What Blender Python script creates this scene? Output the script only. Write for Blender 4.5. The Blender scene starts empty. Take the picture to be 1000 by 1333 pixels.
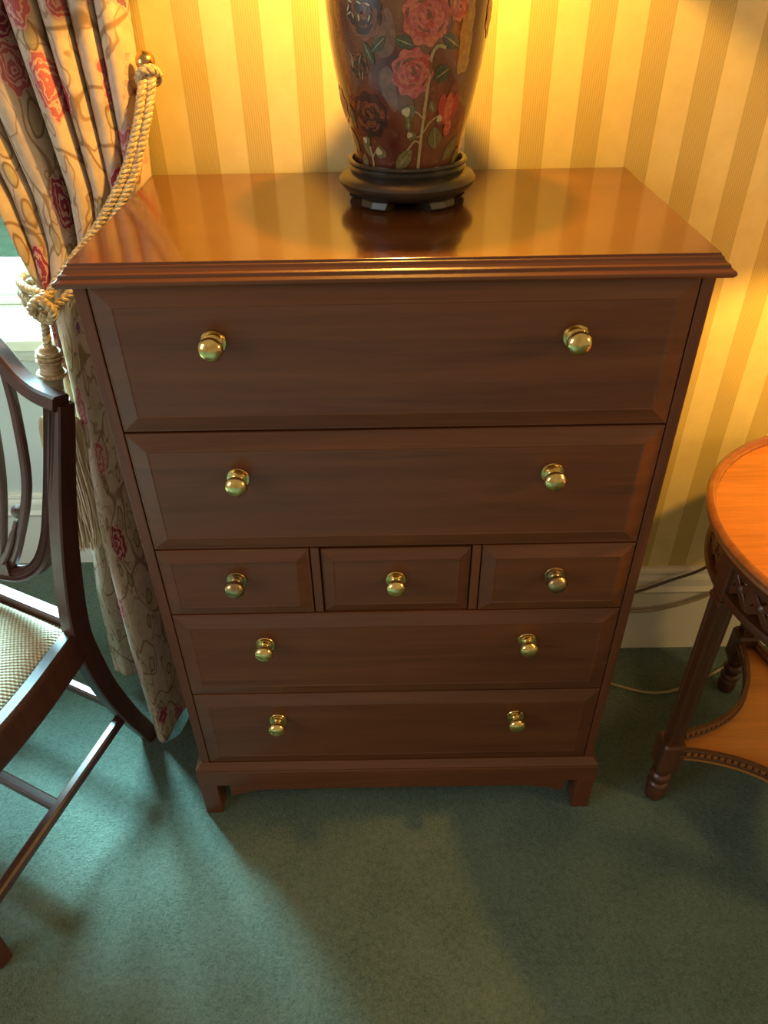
import bpy, bmesh, math, random
from mathutils import Vector, Matrix
random.seed(7)
scene = bpy.context.scene
C = scene.collection
PI = math.pi

# ------------------------------------------------------------------ camera
cam_d = bpy.data.cameras.new('camera'); cam = bpy.data.objects.new('camera', cam_d); C.objects.link(cam)
cam_d.sensor_fit = 'HORIZONTAL'; cam_d.sensor_width = 36.0; cam_d.lens = 969.14 * 36 / 1000
cam_d.clip_start = 0.02
_r = Vector((0.999862, -0.0092515, -0.0138056)); _u = Vector((0.0165902, 0.6043643, 0.7965353)); _f = Vector((-0.00097449, 0.7966544, -0.6044343))
M3 = Matrix((_r, _u, -_f)).transposed()
cam.matrix_world = Matrix.Translation((-0.01616, -0.89498, 1.46945)) @ M3.to_4x4()
scene.camera = cam
# ------------------------------------------------------------------ world, daylight, added fill lights, exposure
world = bpy.data.worlds.new('world'); scene.world = world; world.use_nodes = True
bg = world.node_tree.nodes['Background']; bg.inputs[0].default_value = (1.0, 0.76, 0.45, 1); bg.inputs[1].default_value = 0.40
vs = scene.view_settings
vs.view_transform = 'Standard'; vs.look = 'None'; vs.gamma = 1; vs.use_curve_mapping = False; vs.exposure = 0.0
def area(name, loc, target, sx, sy, power, col):
    d = bpy.data.lights.new(name, 'AREA'); d.shape = 'RECTANGLE'; d.size = sx; d.size_y = sy; d.energy = power; d.color = col
    o = bpy.data.objects.new(name, d); C.objects.link(o); o.location = loc
    o.rotation_euler = (Vector(target) - Vector(loc)).to_track_quat('-Z', 'Y').to_euler()
    return o
area('window_daylight', (-1.75, 2.3, 2.3), (-0.85, 0.2, 0.3), 1.2, 1.3, 1650, (0.50, 0.85, 1.0))
area('cool_fill', (-2.7, -1.5, 1.7), (-0.2, 0.2, 0.7), 1.3, 1.5, 30, (0.78, 0.88, 1.0))  # cool fill added from the left, with no window behind it
_fl = bpy.data.lights.new('warm_fill', 'POINT'); _fl.energy = 48; _fl.color = (1.0, 0.66, 0.26); _fl.shadow_soft_size = .16      # unseen warm fill, added to lift the right side; no lamp stands there
_fo = bpy.data.objects.new('warm_fill', _fl); C.objects.link(_fo); _fo.location = (2.1, -.75, 1.55)
WARM = (1.0, 0.52, 0.085)

# ------------------------------------------------------------------ materials
def mat(name, col=(.5, .5, .5), rough=.5, metal=0, coat=0, spec=.5):
    m = bpy.data.materials.new(name); m.use_nodes = True
    b = m.node_tree.nodes['Principled BSDF']
    b.inputs['Base Color'].default_value = (*col, 1); b.inputs['Roughness'].default_value = rough
    b.inputs['Metallic'].default_value = metal; b.inputs['Coat Weight'].default_value = coat
    b.inputs['Specular IOR Level'].default_value = spec
    return m
class N:
    """tiny node-graph helper"""
    def __init__(s, m): s.t = m.node_tree; s.b = s.t.nodes['Principled BSDF']
    def n(s, typ, **kw):
        nd = s.t.nodes.new(typ)
        for k, v in kw.items(): setattr(nd, k, v)
        return nd
    def link(s, a, b): s.t.links.new(a, b)
    def put(s, sock, v):
        if isinstance(v, bpy.types.NodeSocket): s.link(v, sock)
        elif isinstance(v, (tuple, list)) and len(v) == 3 and sock.type == 'RGBA': sock.default_value = (*v, 1)
        else: sock.default_value = v
    def coord(s, which='Object'): return s.n('ShaderNodeTexCoord').outputs[which]
    def mapv(s, v, scale=(1, 1, 1), loc=(0, 0, 0), rot=(0, 0, 0)):
        m = s.n('ShaderNodeMapping'); s.link(v, m.inputs['Vector'])
        m.inputs['Scale'].default_value = scale; m.inputs['Location'].default_value = loc; m.inputs['Rotation'].default_value = rot
        return m.outputs[0]
    def noise(s, v, scale, detail=3, rough=.5, dist=0, out='Fac'):
        x = s.n('ShaderNodeTexNoise'); s.link(v, x.inputs['Vector']); x.inputs['Scale'].default_value = scale
        x.inputs['Detail'].default_value = detail; x.inputs['Roughness'].default_value = rough; x.inputs['Distortion'].default_value = dist
        return x.outputs[out]
    def vor(s, v, scale, feature='F1', rnd=1.0):
        x = s.n('ShaderNodeTexVoronoi', feature=feature); s.link(v, x.inputs['Vector']); x.inputs['Scale'].default_value = scale
        x.inputs['Randomness'].default_value = rnd
        return x
    def math(s, op, a, b=0.0, c=None, clamp=False):
        x = s.n('ShaderNodeMath', operation=op, use_clamp=clamp); s.put(x.inputs[0], a); s.put(x.inputs[1], b)
        if c is not None: s.put(x.inputs[2], c)
        return x.outputs[0]
    def ramp(s, f, stops, interp='LINEAR'):
        x = s.n('ShaderNodeValToRGB'); s.link(f, x.inputs[0]); e = x.color_ramp.elements; x.color_ramp.interpolation = interp
        e[0].position, e[0].color = stops[0][0], (*stops[0][1], 1); e[1].position, e[1].color = stops[1][0], (*stops[1][1], 1)
        for p, c in stops[2:]:
            q = e.new(p); q.color = (*c, 1)
        return x.outputs[0]
    def mix(s, f, a, b, bt='MIX'):
        x = s.n('ShaderNodeMix', data_type='RGBA', blend_type=bt); s.put(x.inputs[0], f); s.put(x.inputs[6], a); s.put(x.inputs[7], b)
        return x.outputs[2]
    def step(s, f, lo, hi):
        x = s.n('ShaderNodeMapRange', interpolation_type='SMOOTHSTEP'); s.put(x.inputs[0], f)
        x.inputs[1].default_value = lo; x.inputs[2].default_value = hi
        return x.outputs[0]
    def col(s, v): s.put(s.b.inputs['Base Color'], v)
    def bump(s, h, strength=.2, dist=.002):
        x = s.n('ShaderNodeBump'); x.inputs['Strength'].default_value = strength; x.inputs['Distance'].default_value = dist
        s.put(x.inputs['Height'], h); s.link(x.outputs[0], s.b.inputs['Normal'])

def wood(name, dark, light, rough, coat=0.0, axis='x', fine=1.0, spec=.5):
    m = mat(name, light, rough, coat=coat, spec=spec); g = N(m)
    m.node_tree.nodes['Principled BSDF'].inputs['Coat Roughness'].default_value = max(.06, rough * .45)
    sc = {'x': (1.2, 22, 22), 'y': (22, 1.2, 22), 'z': (22, 22, 1.2)}[axis]
    v = g.mapv(g.coord(), sc)
    a = g.noise(v, 1.6 * fine, 5, .6, .8); b = g.noise(v, 9 * fine, 3, .7)
    f = g.math('ADD', g.math('MULTIPLY', a, .7), g.math('MULTIPLY', b, .3))
    g.col(g.ramp(f, [(.32, dark), (.68, light)]))
    g.bump(b, .08, .001)
    return m
M = {}
M['mahogany'] = wood('mahogany', (.082, .0220, .0060), (.152, .0450, .0122), .42, .10)
M['mahogany_v'] = wood('mahogany_upright', (.080, .0205, .0065), (.150, .042, .012), .42, .10, 'z')
M['mahogany_top'] = wood('mahogany_top', (.080, .0255, .0065), (.150, .050, .0125), .20, .5)
M['chair_wood'] = wood('chair_wood', (.046, .014, .010), (.092, .029, .019), .44, .12, 'z')
M['table_wood'] = wood('table_wood', (.050, .017, .006), (.10, .034, .012), .38, .2, 'z')
M['table_top'] = wood('table_top_wood', (.30, .10, .017), (.54, .205, .042), .32, .25, 'x', 1.3)
M['rim_wood'] = wood('table_rim_wood', (.17, .056, .013), (.34, .125, .032), .30, .3, 'x')
M['shelf_wood'] = wood('shelf_wood', (.30, .105, .020), (.52, .20, .042), .38, .2, 'x')
M['black_wood'] = wood('black_wood', (.018, .012, .008), (.045, .030, .018), .38, .2)
M['gap'] = mat('dark_joint', (.006, .003, .002), .9)
M['brass'] = mat('brass', (.9, .7, .27), .16, 1)
g = N(M['brass']); g.put(g.b.inputs['Roughness'], g.math('MULTIPLY_ADD', g.noise(g.coord(), 60, 3), .22, .08)); g.col(g.ramp(g.noise(g.coord(), 90, 4), [(.35, (.62, .42, .13)), (.6, (.90, .68, .27))]))
M['old_brass'] = mat('old_brass', (.58, .38, .13), .24, 1)
M['white_paint'] = mat('white_paint', (.78, .76, .70), .42)
M['cream_paint'] = mat('cream_paint', (.76, .70, .55), .42)
for k in ('white_paint', 'cream_paint'):
    g = N(M[k]); g.bump(g.noise(g.coord(), 25, 3), .04, .002)
M['glass'] = mat('window_glass', (.9, 1, .97), .02); g = N(M['glass'])
_tr = g.n('ShaderNodeBsdfTransparent'); _tr.inputs[0].default_value = (.93, 1, .98, 1); _gl = g.n('ShaderNodeBsdfGlossy'); _gl.inputs['Roughness'].default_value = .02
_mx = g.n('ShaderNodeMixShader'); _mx.inputs[0].default_value = .04; g.link(_tr.outputs[0], _mx.inputs[1]); g.link(_gl.outputs[0], _mx.inputs[2])
g.link(_mx.outputs[0], M['glass'].node_tree.nodes['Material Output'].inputs['Surface'])
M['lawn'] = mat('lawn', (.12, .42, .20), .9); g = N(M['lawn']); g.col(g.ramp(g.noise(g.coord(), 8, 4), [(.3, (.24, .55, .42)), (.7, (.40, .70, .58))]))
M['shade'] = mat('shade_fabric', (.70, .50, .24), .85); g = N(M['shade'])
_tl = g.n('ShaderNodeBsdfTranslucent'); _tl.inputs[0].default_value = (.80, .52, .16, 1); _mx = g.n('ShaderNodeMixShader'); _mx.inputs[0].default_value = .5
g.link(g.b.outputs[0], _mx.inputs[1]); g.link(_tl.outputs[0], _mx.inputs[2]); g.link(_mx.outputs[0], M['shade'].node_tree.nodes['Material Output'].inputs['Surface'])
M['cord_dark'] = mat('cord_dark', (.09, .07, .045), .5)
M['cord_beige'] = mat('cord_beige', (.34, .27, .16), .5)
for k, sc in (('shade', 200), ('cord_dark', 150), ('cord_beige', 150), ('gap', 30)):
    g = N(M[k]); g.bump(g.noise(g.coord(), sc, 2), .1, .0005)

# wallpaper: ribbed dark stripes on a plain pale ground
m = M['wallpaper'] = mat('striped_wallpaper', (.7, .6, .4), .62, spec=.3); g = N(m)
sx = g.n('ShaderNodeSeparateXYZ'); g.link(g.coord(), sx.inputs[0]); X = sx.outputs[0]
ph = g.math('FRACT', g.math('DIVIDE', g.math('ADD', X, .325 + 9.0), .09))
inb = g.math('MULTIPLY', g.step(ph, 0.0, .012), g.math('SUBTRACT', 1.0, g.step(ph, .466, .478)))
rib = g.math('FRACT', g.math('MULTIPLY', ph, 24.0)); ribm = g.math('MULTIPLY', g.step(rib, .55, .72), inb)
base = g.ramp(g.noise(g.coord(), 22, 5, .6), [(.3, (.67, .54, .225)), (.7, (.74, .61, .27))])
c1 = g.mix(inb, base, (.575, .44, .150)); c2 = g.mix(g.math('MULTIPLY', ribm, .75), c1, (.45, .33, .095))
g.col(c2); g.bump(g.math('ADD', g.math('MULTIPLY', inb, .5), g.math('MULTIPLY', ribm, -.5)), .25, .0006)
# plain painted wall of the bay
m = M['bay_paint'] = mat('bay_paint', (.66, .70, .70), .5); g = N(m); g.col(g.ramp(g.noise(g.coord(), 3, 2), [(.3, (.62, .66, .66)), (.7, (.70, .74, .74))]))
# carpet
m = M['carpet'] = mat('green_carpet', (.1, .18, .13), .95, spec=.1); g = N(m)
co = g.coord()
f1 = g.noise(co, 240, 2, .7); f2 = g.noise(co, 7, 4, .6); f3 = g.noise(co, 90, 3, .7)
ff = g.math('ADD', g.math('MULTIPLY', f1, .40), g.math('ADD', g.math('MULTIPLY', f2, .25), g.math('MULTIPLY', f3, .35)))
g.col(g.ramp(ff, [(.37, (.060, .096, .076)), (.63, (.144, .204, .162))]))
g.bump(g.math('ADD', f1, g.math('MULTIPLY', f3, .8)), .75, .006)
g.b.inputs['Sheen Weight'].default_value = .15
# cream woven seat cloth
m = M['seat_cloth'] = mat('seat_cloth', (.62, .54, .38), .85, spec=.15); g = N(m); v = g.coord('UV')
sp = g.n('ShaderNodeSeparateXYZ'); g.link(v, sp.inputs[0])
wu = g.math('SINE', g.math('MULTIPLY', sp.outputs[0], 2 * PI / .0085)); wv = g.math('SINE', g.math('MULTIPLY', sp.outputs[1], 2 * PI / .0085))
wv2 = g.math('MULTIPLY', wu, wv)
g.col(g.ramp(g.math('MULTIPLY_ADD', wv2, .5, .5), [(.25, (.40, .32, .20)), (.75, (.70, .62, .46))])); g.bump(wv2, .5, .003)
# rope and fringe
m = M['rope'] = mat('rope_thread', (.52, .38, .18), .55, spec=.4); g = N(m)
g.col(g.ramp(g.noise(g.coord(), 180, 3), [(.35, (.34, .23, .11)), (.65, (.70, .56, .32))]))
m = M['fringe'] = mat('fringe_thread', (.62, .46, .27), .6); g = N(m)
g.col(g.ramp(g.noise(g.mapv(g.coord(), (160, 160, 4)), 1, 3), [(.35, (.56, .41, .24)), (.65, (.82, .66, .45))]))
m = M['tassel_head'] = mat('tassel_head_thread', (.55, .42, .24), .6); g = N(m)
g.col(g.ramp(g.noise(g.mapv(g.coord(), (30, 30, 250)), 1, 2), [(.35, (.36, .25, .13)), (.65, (.66, .52, .32))]))

# printed floral curtain cloth
m = M['curtain'] = mat('floral_curtain_cloth', (.6, .5, .36), .85, spec=.15); g = N(m); uv = g.coord('UV')
warp = g.n('ShaderNodeVectorMath', operation='ADD'); g.link(uv, warp.inputs[0])
wn = g.n('ShaderNodeVectorMath', operation='SCALE'); g.link(g.noise(uv, 9, 3, .5, 0, 'Color'), wn.inputs[0]); wn.inputs['Scale'].default_value = .055
g.link(wn.outputs[0], warp.inputs[1]); W = warp.outputs[0]
base = g.ramp(g.noise(uv, 60, 3), [(.3, (.50, .385, .29)), (.7, (.58, .46, .35))])
base = g.mix(g.math('MULTIPLY', g.step(g.noise(uv, 13, 3, .6), .50, .60), .55), base, (.44, .32, .235))
# meandering vine lines
vn = g.noise(uv, 6.5, 1, .4); line = g.math('ABSOLUTE', g.math('SUBTRACT', vn, .5)); vine = g.math('SUBTRACT', 1.0, g.step(line, .004, .016))
vn2 = g.noise(g.mapv(uv, (1, 1, 1), (3.3, 7.1, 0)), 10, 2, .5); line2 = g.math('ABSOLUTE', g.math('SUBTRACT', vn2, .48)); vine2 = g.math('SUBTRACT', 1.0, g.step(line2, .004, .014))
# leaves
lv = g.vor(g.mapv(W, (1.5, 1, 1), (1.7, .4, 0), (0, 0, .6)), 15); ld = lv.outputs['Distance']
lsel = g.n('ShaderNodeSeparateXYZ'); g.link(lv.outputs['Color'], lsel.inputs[0])
leaf = g.math('MULTIPLY', g.math('SUBTRACT', 1.0, g.step(ld, .34, .38)), g.math('GREATER_THAN', lsel.outputs[0], .52))
ledge = g.math('MULTIPLY', leaf, g.step(ld, .25, .33))
leafcol = g.mix(g.math('GREATER_THAN', lsel.outputs[1], .5), (.47, .36, .22), (.38, .33, .19))
# blossoms
fv = g.vor(W, 8.5, rnd=.75); fd = fv.outputs['Distance']
fs = g.n('ShaderNodeSeparateXYZ'); g.link(fv.outputs['Color'], fs.inputs[0])
pet = g.noise(uv, 55, 2, .5); fdm = g.math('ADD', fd, g.math('MULTIPLY', g.math('SUBTRACT', pet, .5), .30))
has = g.math('GREATER_THAN', fs.outputs[0], .42)
flower = g.math('MULTIPLY', g.math('SUBTRACT', 1.0, g.step(fdm, .33, .37)), has)
inner = g.math('SINE', g.math('MULTIPLY', fdm, 62.0)); inner = g.step(inner, .35, .7)
fcol = g.mix(g.math('GREATER_THAN', fs.outputs[1], .45), (.29, .04, .075), (.42, .115, .13))
fcol = g.mix(g.math('GREATER_THAN', fs.outputs[2], .72), fcol, (.20, .09, .16))
fcol = g.mix(g.math('MULTIPLY', inner, .72), fcol, (.66, .45, .36))
c = g.mix(g.math('MULTIPLY', vine, .8), base, (.22, .125, .06)); c = g.mix(g.math('MULTIPLY', vine2, .75), c, (.26, .15, .08))
c = g.mix(g.math('MULTIPLY', leaf, .75), c, leafcol); c = g.mix(g.math('MULTIPLY', ledge, .8), c, (.17, .095, .05))
c = g.mix(flower, c, fcol)
g.col(c); g.bump(g.noise(uv, 700, 2), .15, .0006)
# vase lacquer and painted colours
m = M['lacquer'] = mat('vase_lacquer', (.12, .03, .015), .20, coat=.8); g = N(m)
p1 = g.noise(g.mapv(g.coord(), (1, 1, .6)), 11, 3, .6); p2 = g.noise(g.coord(), 120, 4, .7)
c = g.ramp(p1, [(.38, (.085, .014, .009)), (.62, (.21, .085, .032))])
sz = g.n('ShaderNodeSeparateXYZ'); g.link(g.coord(), sz.inputs[0])
c = g.mix(g.step(sz.outputs[2], .11, .0), c, (.075, .010, .008))
g.col(g.mix(g.math('MULTIPLY', g.step(p2, .55, .7), .35), c, (.30, .16, .06)))
def paint(name, a, b, scale=220):
    m = mat(name, a, .3, coat=.7); g = N(m); g.col(g.ramp(g.noise(g.coord(), scale, 4, .7), [(.35, a), (.65, b)])); return m
M['p_coral'] = paint('paint_coral', (.36, .055, .030), (.56, .17, .085)); M['p_pink'] = paint('paint_pink', (.33, .045, .042), (.52, .14, .11))
M['p_red'] = paint('paint_red', (.30, .03, .02), (.45, .07, .04)); M['p_dark'] = paint('paint_dark', (.020, .011, .008), (.055, .026, .015))
M['p_rust'] = paint('paint_rust', (.12, .035, .016), (.24, .08, .03)); M['p_green'] = paint('paint_green', (.10, .085, .028), (.19, .16, .06))
M['p_dgreen'] = paint('paint_dark_green', (.035, .040, .018), (.085, .085, .038)); M['p_stem'] = paint('paint_stem', (.30, .22, .09), (.42, .33, .15))
M['p_cream'] = paint('paint_cream', (.42, .33, .16), (.58, .47, .26)); M['p_haze_refl'] = paint('paint_haze_reflection', (.13, .055, .032), (.22, .11, .07), 90)  # last tone imitates a hazy reflection in the lacquer
M['p_gold_refl'] = paint('paint_gold_reflection', (.26, .12, .02), (.46, .24, .04), 120)  # colour of a light reflection put onto the vase

# ------------------------------------------------------------------ mesh helpers
def obj(name, bm, material, parent=None, smooth=False, bevel=0, seg=2):
    bmesh.ops.recalc_face_normals(bm, faces=bm.faces)
    me = bpy.data.meshes.new(name); bm.to_mesh(me); bm.free()
    for q in (material if isinstance(material, (list, tuple)) else [material]): me.materials.append(M[q])
    o = bpy.data.objects.new(name, me); C.objects.link(o)
    if parent: o.parent = parent
    if smooth:
        me.polygons.foreach_set('use_smooth', [True] * len(me.polygons))
        try: me.set_sharp_from_angle(angle=math.radians(42))
        except Exception: pass
    if bevel:
        b = o.modifiers.new('bevel', 'BEVEL'); b.width = bevel; b.segments = seg; b.limit_method = 'ANGLE'; b.angle_limit = math.radians(35)
    return o
def empty(name, loc, label, cat, rz=0, group=None):
    o = bpy.data.objects.new(name, None); C.objects.link(o); o.location = loc; o.rotation_euler = (0, 0, rz); o.empty_display_size = .05
    o['label'] = label; o['category'] = cat
    if group: o['group'] = group
    return o
def tag(o, label, cat): o['label'] = label; o['category'] = cat; return o
def struct(o): o['kind'] = 'structure'; return o
def box(bm, a, b):
    (x0, y0, z0), (x1, y1, z1) = a, b
    v = [bm.verts.new(p) for p in ((x0, y0, z0), (x1, y0, z0), (x1, y1, z0), (x0, y1, z0), (x0, y0, z1), (x1, y0, z1), (x1, y1, z1), (x0, y1, z1))]
    for f in ((0, 3, 2, 1), (4, 5, 6, 7), (0, 1, 5, 4), (1, 2, 6, 5), (2, 3, 7, 6), (3, 0, 4, 7)): bm.faces.new([v[i] for i in f])
    return v
def bbox(a, b): bm = bmesh.new(); box(bm, a, b); return bm
def lathe(bm, prof, seg=48, origin=(0, 0, 0), axis='z'):
    rings = []
    for r, z in prof:
        ring = []
        for i in range(seg):
            t = 2 * PI * i / seg; x, y = r * math.cos(t), r * math.sin(t)
            p = (x, y, z) if axis == 'z' else ((x, -z, y) if axis == '-y' else (z, x, y))
            ring.append(bm.verts.new((p[0] + origin[0], p[1] + origin[1], p[2] + origin[2])))
        rings.append(ring)
    for a, b in zip(rings, rings[1:]):
        for i in range(seg): bm.faces.new((a[i], a[(i + 1) % seg], b[(i + 1) % seg], b[i]))
    if prof[0][0] > 1e-6: bm.faces.new(rings[0])
    if prof[-1][0] > 1e-6: bm.faces.new(rings[-1])
    return bm
def spline(pts, n):
    """Catmull-Rom through pts, n samples per span"""
    P = [Vector(p) for p in pts]; P = [P[0] * 2 - P[1]] + P + [P[-1] * 2 - P[-2]]; out = []
    for i in range(1, len(P) - 2):
        for k in range(n):
            t = k / n; a, b, c, d = P[i - 1], P[i], P[i + 1], P[i + 2]
            out.append(.5 * ((2 * b) + (c - a) * t + (2 * a - 5 * b + 4 * c - d) * t * t + (3 * b - a - 3 * c + d) * t ** 3))
    out.append(P[-2]); return out
def sweep(bm, path, prof, side=None, scales=None, closed=False, caps=True):
    """prof: closed polygon of (s, n) offsets; side: fixed vector giving the n direction, s = tangent x n"""
    path = [Vector(p) for p in path]; rings = []; L = len(path); nrm = Vector(side).normalized() if side is not None else None
    prev = None
    for i, p in enumerate(path):
        a = path[(i - 1) % L] if (closed or i) else p; b = path[(i + 1) % L] if (closed or i < L - 1) else p
        t = (b - a).normalized()
        if nrm is not None: n = (nrm - t * nrm.dot(t)).normalized()
        else:
            if prev is None: prev = Vector((0, 0, 1)) if abs(t.z) < .9 else Vector((1, 0, 0))
            n = (prev - t * prev.dot(t)).normalized(); prev = n
        s = t.cross(n); k = scales[i] if scales else 1.0
        ks, kn = k if isinstance(k, tuple) else (k, k)
        rings.append([bm.verts.new(p + s * (q[0] * ks) + n * (q[1] * kn)) for q in prof])
    m = len(prof)
    for i in range(L if closed else L - 1):
        a, b = rings[i], rings[(i + 1) % L]
        for j in range(m): bm.faces.new((a[j], a[(j + 1) % m], b[(j + 1) % m], b[j]))
    if caps and not closed: bm.faces.new(rings[0]); bm.faces.new(rings[-1])
    return bm
def rect(w, d, c=0.0):
    w, d = w / 2, d / 2
    if not c: return [(-w, -d), (w, -d), (w, d), (-w, d)]
    return [(-w + c, -d), (w - c, -d), (w, -d + c), (w, d - c), (w - c, d), (-w + c, d), (-w, d - c), (-w, -d + c)]
def circ(r, n=10): return [(r * math.cos(2 * PI * i / n), r * math.sin(2 * PI * i / n)) for i in range(n)]
def extrude_x(bm, prof, x0, x1):
    a = [bm.verts.new((x0, p[0], p[1])) for p in prof]; b = [bm.verts.new((x1, p[0], p[1])) for p in prof]; m = len(prof)
    for i in range(m): bm.faces.new((a[i], a[(i + 1) % m], b[(i + 1) % m], b[i]))
    bm.faces.new(a); bm.faces.new(b); return bm

# ------------------------------------------------------------------ the setting
YW, YB, XC = .454, .833, -.58           # wallpapered wall, bay wall, corner between them
struct(obj('floor', bbox((-3.2, -3.0, -.06), (3.2, YB + .12, 0)), 'carpet'))
struct(obj('wall_back', bbox((XC, YW, 0), (3.2, YB + .12, 2.6)), 'wallpaper'))
bm = bmesh.new()                       # bay wall with the window opening cut out
WX0, WX1, WZ0, WZ1 = -2.3, -.66, .745, 2.3
box(bm, (-3.2, YB, 0), (XC, YB + .12, WZ0)); box(bm, (-3.2, YB, WZ1), (XC, YB + .12, 2.6))
box(bm, (-3.2, YB, WZ0), (WX0, YB + .12, WZ1)); box(bm, (WX1, YB, WZ0), (XC, YB + .12, WZ1))
struct(obj('wall_bay', bm, 'bay_paint'))
def skirting(name, yw, x0, x1, h, material):
    pr = [(yw, 0), (yw - .018, 0), (yw - .018, h - .075), (yw - .022, h - .070), (yw - .026, h - .062), (yw - .022, h - .054), (yw - .020, h - .050), (yw - .019, h - .030), (yw - .016, h - .022), (yw - .012, h - .016), (yw - .016, h - .010), (yw - .014, h - .003), (yw - .008, h), (yw, h)]
    return struct(obj(name, extrude_x(bmesh.new(), pr, x0, x1), material))
skirting('baseboard_back', YW, XC - .018, 3.2, .268, 'cream_paint')
skirting('baseboard_bay', YB, -3.2, XC, .250, 'white_paint')
# window in the bay: frame, sashes, sill, glass
win = bpy.data.objects.new('window_1', None); C.objects.link(win); win.location = ((WX0 + WX1) / 2, .95, WZ0); struct(win)
def wpart(name, bm, material, bevel=.003):
    o = obj(name, bm, material, win, bevel=bevel); o.matrix_parent_inverse = Matrix.Translation(-win.location); return o
wpart('window_sill', extrude_x(bmesh.new(), [(.735, .722), (.728, .728), (.728, .752), (.735, .760), (.955, .764), (.955, .722)], WX0 - .05, WX1 + .05), 'white_paint', 0)
wpart('sash_bottom_rail', extrude_x(bmesh.new(), [(.935, .764), (.935, .800), (.942, .806), (.942, .846), (.950, .856), (.990, .862), (.990, .764)], WX0, WX1), 'white_paint', 0)
wpart('bottom_bead', bbox((WX0, .925, .764), (WX1, .936, .786)), 'white_paint')
for x in (WX0, -1.86, -1.44, -1.02, WX1 - .05): wpart('glazing_bar' if WX0 < x < WX1 - .06 else 'sash_stile', bbox((x, .945, .85), (x + (.022 if WX0 < x < WX1 - .06 else .05), .985, WZ1)), 'white_paint')
wpart('meeting_rail', bbox((WX0, .943, 1.50), (WX1, .99, 1.54)), 'white_paint')
wpart('sash_top_rail', bbox((WX0, .943, 2.24), (WX1, .99, WZ1)), 'white_paint')
for x0, x1 in ((WX0 + .05, -1.86), (-1.838, -1.44), (-1.418, -1.02), (-.998, WX1 - .05)):
    for z0, z1 in ((.86, 1.50), (1.54, 2.24)): wpart('pane', bbox((x0, .966, z0), (x1, .970, z1)), 'glass', 0)
pr = [(YB, .660), (YB - .020, .660), (YB - .026, .668), (YB - .018, .676), (YB - .018, .690), (YB - .030, .700), (YB - .036, .722), (YB, .722)]
struct(obj('trim_1', extrude_x(bmesh.new(), pr, WX0 - .05, XC), 'white_paint'))
struct(obj('garden_ground', bbox((-14, 1.2, -.42), (8, 16, -.40)), 'lawn'))

# ------------------------------------------------------------------ chest of drawers
chest = empty('chest_of_drawers', (0, 0, 0), 'tall mahogany chest of drawers with seven drawers and round brass knobs', 'chest of drawers')
HW, HT, DB = .395, 1.173, .432
# top with stepped ogee moulding (stacked mitred layers)
bm = bmesh.new()
prof = [(-.004, 1.146), (.002, 1.146), (.0065, 1.1475), (.0092, 1.151), (.0085, 1.1545), (.0045, 1.157), (.0025, 1.1585), (.002, 1.1615), (-.0015, 1.1630), (-.004, 1.166), (-.006, 1.1695), (-.0085, 1.1705), (-.0085, 1.173)]
rings = []
for o_, z in prof:
    w, f = HW + .006 + o_, .011 + o_
    rings.append([bm.verts.new(p) for p in ((-w, -f, z), (w, -f, z), (w, DB, z), (-w, DB, z))])
for a, b in zip(rings, rings[1:]):
    for i in range(4): bm.faces.new((a[i], a[(i + 1) % 4], b[(i + 1) % 4], b[i]))
bm.faces.new(rings[0]); bm.faces.new(rings[-1])
top = obj('top', bm, ['mahogany_top', 'mahogany'], chest, bevel=.0008)
for p in top.data.polygons:
    if not (abs(p.normal.z) > .9 and p.center.z > 1.172): p.material_index = 1
ZP = .163                              # top of the plinth
for s in (-1, 1): obj('side_panel', bbox((min(s * HW, s * (HW - .0165)), 0, ZP - .02), (max(s * HW, s * (HW - .0165)), DB - .006, 1.1475)), 'mahogany_v', chest, bevel=.0012)
obj('back_panel', bbox((-HW + .017, DB - .014, .08), (HW - .017, DB - .006, 1.146)), 'mahogany', chest)
obj('inner_frame', bbox((-HW + .017, .0165, ZP - .01), (HW - .017, .026, 1.146)), 'gap', chest)
for x0 in (-.1345, .1215): obj('divider', bbox((x0, .0008, .582), (x0 + .0135, .02, .7205)), 'mahogany_v', chest, bevel=.0008)
def drawer_front(x0, x1, z0, z1, bev=.027, y=0.0, dep=.0065, tilt=0.0):
    """fielded front: flat lip, sloping bevel, raised field"""
    bm = bmesh.new(); lip = .003
    def ring(ins, yy): return [bm.verts.new(p) for p in ((x0 + ins, yy, z0 + ins), (x1 - ins, yy, z0 + ins), (x1 - ins, yy, z1 - ins), (x0 + ins, yy, z1 - ins))]
    R = [ring(0, y + .0165), ring(0, y + .0015), ring(.0012, y), ring(lip, y), ring(bev, y - dep), ring(bev + .0008, y - dep + .0008)]
    for a, b in zip(R, R[1:]):
        for i in range(4): bm.faces.new((a[i], a[(i + 1) % 4], b[(i + 1) % 4], b[i]))
    bm.faces.new(R[0]); bm.faces.new(R[-1])
    return bm
KP = [(.0, 0), (.0160, 0), (.0168, .0012), (.0160, .0026), (.0128, .0032), (.0122, .0046), (.0085, .0058), (.0066, .008), (.0066, .012), (.0085, .0142), (.0125, .0160), (.0152, .0186), (.0163, .0220), (.0158, .0252), (.0136, .0284), (.0098, .0308), (.0050, .0320), (.0, .0323)]
knob_me = None
XD = HW - .0178
rows = [('wide', .9365, 1.1455), ('wide', .7235, .9335), ('small', .5815, .7205), ('wide', .3745, .5785), ('wide', ZP + .002, .3715)]
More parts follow.
